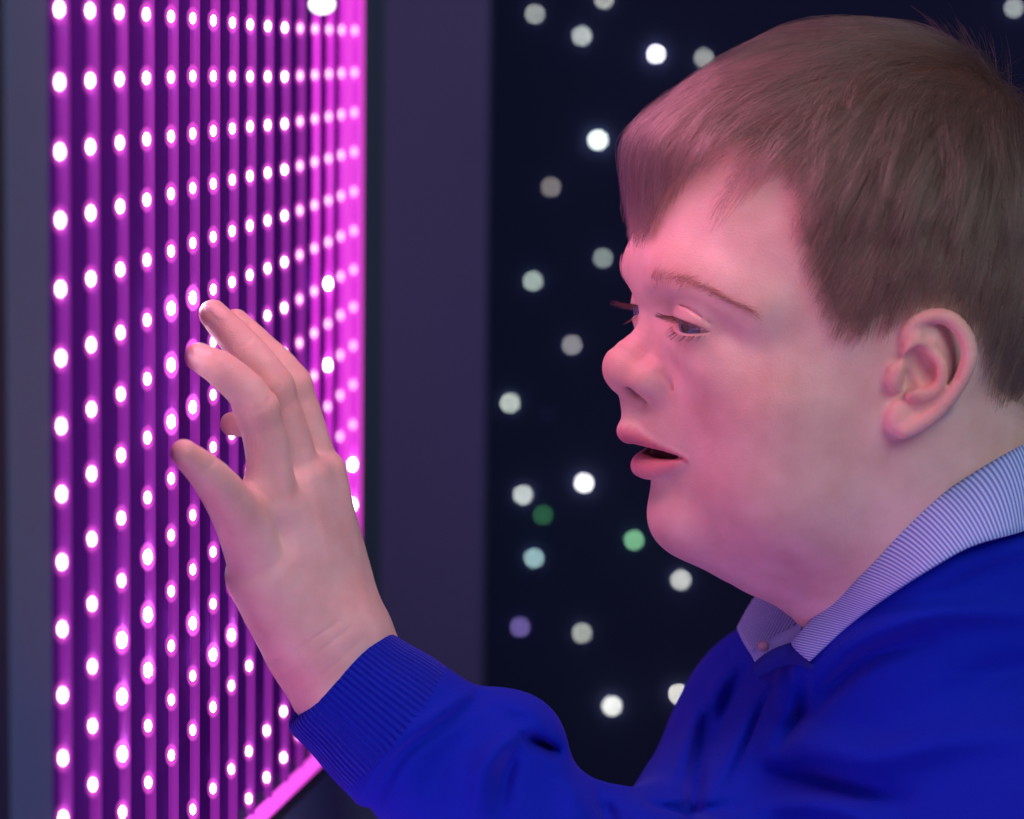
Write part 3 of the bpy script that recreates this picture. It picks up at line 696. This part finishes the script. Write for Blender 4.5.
Lg = Lg * rng.uniform(.8, 1.12, len(Qg)); Gd = grow(Qg, Lg, lg * rng.uniform(.5, 1.3, len(Qg)), rng.normal(0, .24, (len(Qg), 3)))
Qs, Ns = sample_roots(NHAIR, rng)
idx = np.empty(len(Qs), int)
for a in range(0, len(Qs), 1500):
    dd = ((Qs[a:a + 1500, None] - Qg[None]) ** 2).sum(-1); idx[a:a + 1500] = dd.argmin(1)
Ls, ls = hair_params(Qs, rng); Ls = Ls * rng.uniform(.62, 1.08, len(Qs))
G = grow(Qs, Ls, ls * rng.uniform(.25, 1.1, len(Qs)), rng.normal(0, .11, (len(Qs), 3)))
t = np.linspace(0, 1, 12)[None, :, None]; cl = rng.uniform(.45, .95, len(Qs))[:, None, None] * t ** 0.9
G = G * (1 - cl) + (Gd[idx] + (Qs - Qg[idx])[:, None] * (1 - .75 * t)) * cl
G += rng.normal(0, .25, G.shape) * t
strands = []
for s in range(len(G)):
    pass
pxs = side_px(G.reshape(-1, 3)).reshape(len(G), 12, 2)
jit = rng.normal(0, 1, (len(G), 1, 2)) * np.array([4.5, 5.5])
ins = inpoly((pxs + jit).reshape(-1, 2), COVER).reshape(len(G), 12)
GW = h2w(G)
for i in range(len(G)):
    k = 12 if ins[i].all() else int(np.argmin(ins[i]))
    if k >= 4: strands.append(GW[i, :k])
# flyaways around the crown whorl and the fringe
Qf, Nf = sample_roots(16000, rng); dW = np.linalg.norm(Qf - WH, axis=1); pk = (dW < 34) | (rng.rand(len(Qf)) < 0.02)
Qf, Nf, dW = Qf[pk], Nf[pk], dW[pk]
for q, nn, d in zip(Qf, Nf, dW):
    base = flow(q[None], nn[None], rng.normal(0, .35, (1, 3)))[0]; up = (1.3 if d < 34 else 0.3) * rng.uniform(.4, 1.2)
    L_ = rng.uniform(16, 36) if d < 34 else rng.uniform(20, 34)
    dirn = base + nn * up; pts = [q]; 
    if q[2] < 45: continue
    for k in range(1, 9):
        dirn = dirn / np.linalg.norm(dirn); pts.append(pts[-1] + dirn * L_ / 8); dirn = dirn + np.array([0, 0, -0.10]) + base * 0.05
    pts = np.array(pts)
    if sk(pts[1:]).min() > -0.2: strands.append(h2w(pts))
hair = make_curves('hair', strands, 0.000075, M_HAIR, ROOT)
print('strands', len(strands))

# brows and lashes: pixels met with the sculpted surface
def hit(px, py, lo=1.0, hi=1.2):
    d = np.array([ray(*p) for p in zip(px, py)]); Y = np.full(len(d), lo)
    for _ in range(60):
        X = CO + d * (Y / d[:, 1])[:, None]; f = f_head_w((X * 1000).astype(np.float32)); Y = Y + np.clip(f, -3, 40) * 0.0007
    return w2h(CO + d * (Y / d[:, 1])[:, None])
BROW_PX = [(650, 279), (662, 280), (674, 281), (686, 283), (698, 287), (710, 292), (722, 298), (736, 304), (752, 311)]
BW = [7.5, 8.5, 8.0, 6.5, 5.5, 4.5, 3.8, 3.0, 1.5]
bp_ = np.array(BROW_PX, float); bh = hit(bp_[:, 0], bp_[:, 1])
brow = {1: [], -1: []}
for i in range(430):
    u = rng.rand() ** 0.9 * (len(bp_) - 1.001); k = int(u); f = u - k
    c = bh[k] * (1 - f) + bh[k + 1] * f; wd = (BW[k] * (1 - f) + BW[k + 1] * f) * 0.42
    d = bh[k + 1] - bh[k]; d /= np.linalg.norm(d); up = np.array([0.2, 0.1, 1.0]); o_ = rng.normal(0, .5) * wd
    ang = 0.9 * (1 - u / 8) - 0.25 * np.sign(o_) * .8 + rng.normal(0, .2)
    for s in (1, -1):
        q = (c + up * o_)[None]; q, nn = q.copy(), None
        pts = []; dirn = d * math.cos(ang) + np.array([0, 0, 1]) * math.sin(ang)
        for j in range(6):
            p = q[0] + dirn * j * rng.uniform(.9, 1.15) * 1.25 + d * 0.12 * j * j * .3
            pts.append(p)
        pts = np.array(pts, np.float32)
        for _ in range(2):
            g = fgrad(head, pts, .6); dd = head(pts); n2 = (g * g).sum(1) + 1e-6
            pts = pts - ((dd - (0.1 + 0.18 * np.arange(6))) / n2)[:, None] * g
        pts = pts.astype(float); pts[:, 1] *= s; brow[s].append(h2w(pts))
for s in (1, -1): make_curves('eyebrow', brow[s], 0.000052, M_BROW, ROOT)
M_LASH = hair_mat('lash', (0.015, 0.007, 0.006), 0.4)
for s in (1, -1):
    la = []
    for i in range(190):
        up_ = i < 140; t_ = rng.uniform(.12, .97); az = math.radians(-44 + 118 * t_)
        if up_: e = 4 + 10 * math.sin(math.pi * t_) ** .7 - 14 * t_ + 1.5; Ln = rng.uniform(7, 10.5) * (.75 + .35 * t_); lz = rng.uniform(-.35, -.05)
        else: e = 4 - 12.5 * math.sin(math.pi * t_) ** .8 - 14 * t_ - 2; Ln = rng.uniform(3.2, 5); lz = -.75
        e = math.radians(e); R = 15.2; c = np.array([76, 32, 7.])
        q = c + R * np.array([math.cos(e) * math.cos(az), math.cos(e) * math.sin(az), math.sin(e)])
        az2 = az * .75 + rng.normal(0, .12) + 0.05; dirn = np.array([math.cos(az2), math.sin(az2), lz]); dirn /= np.linalg.norm(dirn); pts = [q]
        for j in range(7):
            pts.append(pts[-1] + dirn * Ln / 7); dirn = dirn + np.array([0, 0, .085 if up_ else .03]); dirn /= np.linalg.norm(dirn)
        pts = np.array(pts); pts[:, 1] *= s; la.append(h2w(pts))
    make_curves('eyelashes', la, 0.00006, M_LASH, ROOT)
# ------------------------------------------------------------------ blue sweater (millimetres)
ty = math.radians(35); TF = np.array([-math.cos(ty), -math.sin(ty), 0]); TN = np.array([math.sin(ty), -math.cos(ty), 0]); TZ = np.array([0, 0, 1.])
TM = np.stack([TF, TN, TZ], 1)
def tl(f, n, z): return NB + TF * f + TN * n + TZ * z              # torso frame from the neck base
top_ = Field()
top_.ell(tl(4, 0, -185), (98, 142, 190), R=TM)
top_.ell(tl(10, 0, -330), (104, 138, 170), 40, R=TM)
top_.chain([mm(800, 738, 1.17), mm(742, 822, 1.13), mm(690, 905, 1.08)], [46, 45, 43], 20, cr=2)     # right upper arm
top_.chain([tl(-10, 0, -30), mm(800, 738, 1.17)], [62, 46], 26)
top_.chain([tl(-10, 0, -30), tl(-6, 122, -62)], [62, 52], 30)
top_.chain([tl(-6, 122, -62), tl(-22, 165, -190), tl(-10, 175, -300)], [52, 46, 44], 22, cr=3)         # left upper arm
top_.chain([tl(-10, 175, -300), tl(60, 150, -400), tl(130, 110, -430)], [44, 40, 34], 16)
top_.chain([mm(690, 905, 1.08), mm(560, 852, 1.065), mm(455, 778, 1.06), mm(395, 728, 1.06)], [42, 31, 30, 28.5], 14, cr=3)
top_.ell(mm(505, 742, 1.062), (23, 20, 20), 14)
CUFF_A, CUFF_B = mm(335, 678, 1.06), mm(402, 734, 1.06)
top_.chain([CUFF_A, CUFF_B], [26.5, 29], 7)
cax = (CUFF_A - CUFF_B) / np.linalg.norm(CUFF_A - CUFF_B)
top_.add('s', lambda P: -((P - (CUFF_A + cax * 3).astype(np.float32)) @ cax.astype(np.float32)), CUFF_A - 60, CUFF_A + 60, 5)      # trims the cuff end flat
# folds of the bunched sleeve and the shoulder
def ridge(pts, r, k=10, mode='u'): top_.chain([mm(*p) for p in pts], r, k, mode, cr=4)
ridge([(640, 838, 1.05), (668, 826, 1.045), (700, 832, 1.04), (730, 850, 1.03)], [6, 8, 8, 8], 20)
# collar curves (px, py, distance): upper edge and lower edge of the near collar leaf
CU_ = [(1078, 428, 1.160), (1094, 420, 1.120), (1076, 425, 1.080), (1024, 445, 1.050), (960, 483, 1.040), (910, 520, 1.043), (862, 567, 1.053), (824, 606, 1.068), (793, 643, 1.074)]
CL_ = [(1090, 500, 1.175), (1122, 500, 1.125), (1092, 508, 1.062), (1024, 531, 1.026), (972, 546, 1.018), (928, 570, 1.018), (888, 596, 1.028), (848, 626, 1.046), (810, 661, 1.060)]
ridge([(x + 6, y + 75, d + .052) for x, y, d in CL_[2:]], [40, 40, 40, 38, 32, 24, 15], 20)
ridge([(x, y + 22, d + .027) for x, y, d in CL_[2:]], [13, 13, 13, 13, 12, 10, 8], 16)
ridge([(x + 1, y + 9, d + .013) for x, y, d in CL_[2:]], [5] * 7, 7)
# folds pressed into the cloth where the picture shows them: (points, height mm, half width px)
FOLDS = [
    ([(770, 689), (750, 735), (728, 785)], -1.6, 3.5), ([(752, 700), (736, 742), (716, 790)], 1.8, 8),
    ([(706, 700), (702, 740), (694, 800), (690, 840)], -5.0, 9), ([(726, 672), (700, 715), (680, 765)], 3.0, 9),
    ([(744, 672), (724, 712), (712, 756)], -3.2, 7), ([(806, 682), (800, 715), (780, 745)], -4.2, 8),
    ([(818, 672), (852, 645), (905, 622), (960, 612), (1040, 614)], 3.2, 13), ([(812, 712), (836, 684), (872, 655), (925, 640)], -3.4, 10),
    ([(778, 748), (820, 750), (872, 758), (940, 742), (1040, 730)], 4.2, 20), ([(772, 776), (810, 780), (850, 790), (900, 800)], -3.6, 12),
    ([(765, 806), (827, 806), (880, 822)], 3.0, 12), ([(960, 690), (1000, 672), (1050, 665)], -2.4, 18), ([(650, 806), (690, 812), (735, 806)], -3.0, 7),
    ([(478, 700), (446, 723), (411, 747), (391, 771), (372, 806)], -2.4, 7), ([(466, 694), (436, 716), (401, 740), (380, 764), (360, 800)], 1.6, 6),
    ([(479, 806), (483, 772), (499, 748), (524, 733)], 3.2, 11), ([(500, 812), (506, 776), (514, 754)], -3.6, 8),
    ([(524, 738), (540, 743), (556, 752)], -6.5, 6), ([(500, 700), (530, 712), (546, 733)], 2.0, 9), ([(430, 800), (440, 765), (470, 732)], -2.4, 16),
    ([(560, 770), (575, 800), (580, 830)], 1.6, 14), ([(600, 800), (615, 830)], -2.5, 10)]
def f_folds(P):
    pp = proj(P / 1000.0); out = np.zeros(len(P), np.float32)
    for pts, h_, w_ in FOLDS:
        c3 = catmull([(x, y, 0) for x, y in pts], [1] * len(pts), 4)[0][:, :2]
        i = np.nonzero((pp[:, 0] > c3[:, 0].min() - 3 * w_) & (pp[:, 0] < c3[:, 0].max() + 3 * w_) & (pp[:, 1] > c3[:, 1].min() - 3 * w_) & (pp[:, 1] < c3[:, 1].max() + 3 * w_))[0]
        if not len(i): continue
        q = pp[i]; best = np.full(len(q), 1e9); tt = np.zeros(len(q)); n = len(c3) - 1
        for k in range(n):
            ba = c3[k + 1] - c3[k]; t = np.clip(((q - c3[k]) @ ba) / (ba @ ba), 0, 1); d = np.hypot(*(q - c3[k] - t[:, None] * ba).T)
            m = d < best; best[m] = d[m]; tt[m] = (k + t[m]) / n
        out[i] -= (2.1 if w_ >= 10 else 1.5) * h_ * np.exp(-(best / w_) ** 2) * (0.35 + 0.65 * np.sin(np.pi * np.clip(tt, 0.02, 0.98)))
    return out
top_.add('d', f_folds, np.array([-200, 900, 950]), np.array([330, 1300, 1200]))
# openings: neck and wrist
top_.chain([h2w((-34, 0, -60)) * 1000, h2w((-42, 0, -112)) * 1000], [58, 52], 4, 's')
top_.chain([h2w((-20, 0, -100)) * 1000, h2w((-4, 2, -138)) * 1000], [38, 20], 8, 's')
top_.chain([CUFF_A + cax * 30, CUFF_A - cax * 12], [23.5, 22.0], 1.5, 's')
P, Fc = extract(top_, (-170, 860, 600), (420, 1360, 1200), CVOX, slack=1.6)
M_SW = mat('blue_wool', (0.003, 0.020, 0.50), 0.85, spec=0.15, sheen=0.35)
N, L, b = nodes(M_SW); b.inputs['Sheen Tint'].default_value = (0.25, 0.2, 1.0, 1); b.inputs['Sheen Roughness'].default_value = 0.4
n1, bp1 = bump_noise(M_SW, 700, 0.7, 0.0005, 4)
at2 = N.new('ShaderNodeAttribute'); at2.attribute_name = 'rib'; wv = N.new('ShaderNodeMath'); wv.operation = 'SINE'
sx = N.new('ShaderNodeSeparateColor'); mu = N.new('ShaderNodeMath'); mu.operation = 'MULTIPLY'; mu.inputs[1].default_value = 1.0
L.new(at2.outputs['Color'], sx.inputs['Color']); L.new(sx.outputs['Red'], wv.inputs[0]); L.new(wv.outputs[0], mu.inputs[0]); L.new(sx.outputs['Green'], mu.inputs[1])
bp2 = N.new('ShaderNodeBump'); bp2.inputs['Strength'].default_value = 0.8; bp2.inputs['Distance'].default_value = 0.0007
L.new(mu.outputs[0], bp2.inputs['Height']); L.new(bp1.outputs['Normal'], bp2.inputs['Normal']); L.new(bp2.outputs['Normal'], b.inputs['Normal'])
sweater = mesh_obj('sweater', P / 1000, Fc, M_SW, ROOT)
q = P - CUFF_B; ax = -cax; e1 = np.cross(ax, [0, 0, 1.]); e1 /= np.linalg.norm(e1); e2 = np.cross(ax, e1)
th = np.arctan2(q @ e2, q @ e1); along = -(q @ ax)
C = np.zeros((len(P), 3)); C[:, 0] = (th + 4) * 72; C[:, 1] = ((along > 4) & (np.linalg.norm(q, axis=1) < 120)) * 1.0
a_ = sweater.data.color_attributes.new('rib', 'FLOAT_COLOR', 'POINT'); a_.data.foreach_set('color', np.c_[C, np.ones(len(C))].astype(np.float32).ravel())

# ------------------------------------------------------------------ polo collar
M_COL = mat('pale_blue_stripe', (0.5, 0.6, 0.9), 0.8, spec=0.2); N, L, b = nodes(M_COL)
uv = N.new('ShaderNodeUVMap'); sp = N.new('ShaderNodeSeparateXYZ'); ml = N.new('ShaderNodeMath'); ml.operation = 'MULTIPLY'; ml.inputs[1].default_value = 2 * math.pi
sn = N.new('ShaderNodeMath'); sn.operation = 'SINE'; cr = N.new('ShaderNodeValToRGB'); cr.color_ramp.elements[0].position = 0.25; cr.color_ramp.elements[1].position = 0.75
cr.color_ramp.elements[0].color = (0.15, 0.27, 0.80, 1); cr.color_ramp.elements[1].color = (0.50, 0.66, 1.0, 1)
mr = N.new('ShaderNodeMapRange'); mr.inputs['From Min'].default_value = -1
L.new(uv.outputs['UV'], sp.inputs[0]); L.new(sp.outputs['X'], ml.inputs[0]); L.new(ml.outputs[0], sn.inputs[0]); L.new(sn.outputs[0], mr.inputs['Value']); L.new(mr.outputs[0], cr.inputs['Fac']); L.new(cr.outputs['Color'], b.inputs['Base Color'])
bp = N.new('ShaderNodeBump'); bp.inputs['Strength'].default_value = 0.4; bp.inputs['Distance'].default_value = 0.0004; L.new(mr.outputs[0], bp.inputs['Height']); L.new(bp.outputs['Normal'], b.inputs['Normal'])
def sheet(name, A, B, m, parent, nv=10, n=8, roll=2.0, thick=0.0013, freq=1.45, slant=9):
    """cloth leaf between two curves of (px, py, distance); rows bulge outward by `roll` mm"""
    A3 = catmull([mm(*p) for p in A], [1] * len(A), n)[0]; B3 = catmull([mm(*p) for p in B], [1] * len(B), n)[0]
    V = []; F = []; UVc = []; S = np.r_[0, np.cumsum(np.linalg.norm(np.diff(B3, axis=0), axis=1))]
    for i in range(len(A3)):
        w_ = B3[i] - A3[i]; d_ = B3[min(i + 1, len(B3) - 1)] - B3[max(i - 1, 0)]; nn = np.cross(d_, w_); nn /= np.linalg.norm(nn)
        if nn @ (CO * 1000 - A3[i]) < 0: nn = -nn
        for j in range(nv + 1):
            v = j / nv; V.append(A3[i] + w_ * v + nn * roll * math.sin(math.pi * v ** .8)); UVc.append(((S[i] + v * slant) / freq, v))
    for i in range(len(A3) - 1):
        for j in range(nv): F.append((i * (nv + 1) + j, (i + 1) * (nv + 1) + j, (i + 1) * (nv + 1) + j + 1, i * (nv + 1) + j + 1))
    o = mesh_obj(name, np.array(V) / 1000, F, m, parent); uvl = o.data.uv_layers.new(name='UVMap')
    for l in o.data.loops: uvl.data[l.index].uv = UVc[l.vertex_index]
    md = o.modifiers.new('thick', 'SOLIDIFY'); md.thickness = thick; md.offset = 0
    return o
shirt = sheet('polo_collar', CU_, CL_, M_COL, ROOT)
sheet('collar_leaf', [(800, 622, 1.112), (786, 607, 1.125), (772, 600, 1.135), (757, 596, 1.142)], [(757, 661, 1.098), (748, 650, 1.106), (742, 640, 1.114), (737, 629, 1.122)], M_COL, ROOT, roll=1.0)
sheet('button_placket', [(752, 652, 1.102), (770, 640, 1.096), (790, 630, 1.090), (806, 620, 1.088)], [(760, 668, 1.092), (772, 655, 1.088), (786, 646, 1.084), (800, 640, 1.082)], M_COL, ROOT, roll=.8)
V, F = ico((0, 0, 0), 1.0, 2, (.0022, .0014, .0022)); bt = mesh_obj('button', V + mm(763, 646, 1.090) / 1000, F, mat('button_pearl', (.45, .30, .42), .3), ROOT)
# sweater placket band and seams
M_RIB = mat('blue_rib', (0.002, 0.012, 0.32), 0.85)
sheet('sweater_band', [(758, 664, 1.088), (768, 656, 1.084), (783, 648, 1.078), (800, 646, 1.074), (812, 660, 1.062)], [(760, 676, 1.086), (772, 670, 1.082), (785, 664, 1.078), (800, 664, 1.07), (816, 668, 1.060)], M_RIB, ROOT, roll=1.5, thick=0.003)

# ------------------------------------------------------------------ trousers and shoes below the frame
low = Field()
HIP = tl(0, 0, 0); HIP = np.array([HIP[0] + 10, HIP[1], 640.0])
low.ell(HIP + [0, 0, 10], (92, 120, 100), R=TM)
feet = []
for s in (1, -1):
    h0 = HIP + TN * s * 62 + [0, 0, -30]; k0 = HIP + TN * s * 72 + TF * 8; k0[2] = 340; a0 = HIP + TN * s * 76 - TF * 6; a0[2] = 75
    low.chain([h0, k0, a0], [72, 52, 40], 16); feet.append(a0)
P, Fc = extract(low, (-200, 900, 20), (420, 1400, 780), 6.0, slack=1.6)
mesh_obj('trousers', P / 1000, Fc, mat('dark_grey_cloth', (0.03, 0.03, 0.035), 0.9), ROOT)
M_SHOE = mat('black_leather', (0.01, 0.01, 0.01), 0.35)
for a0 in feet:
    sh = Field(); sh.chain([a0 + [0, 0, -36], a0 + TF * 70 + [0, 0, -46], a0 + TF * 125 + [0, 0, -50]], [34, 31, 27], 14); sh.add('s', lambda P: P[:, 2] - 2.0, None, None, 2)
    sh.ops[-1] = ('s', (lambda P: (P[:, 2] - 2.0)), None, None, 2.0)
    P, Fc = extract(sh, a0 + [-170, -170, -90], a0 + [170, 170, 60], 5.0, slack=1.6); mesh_obj('shoe', P / 1000, Fc, M_SHOE, ROOT)
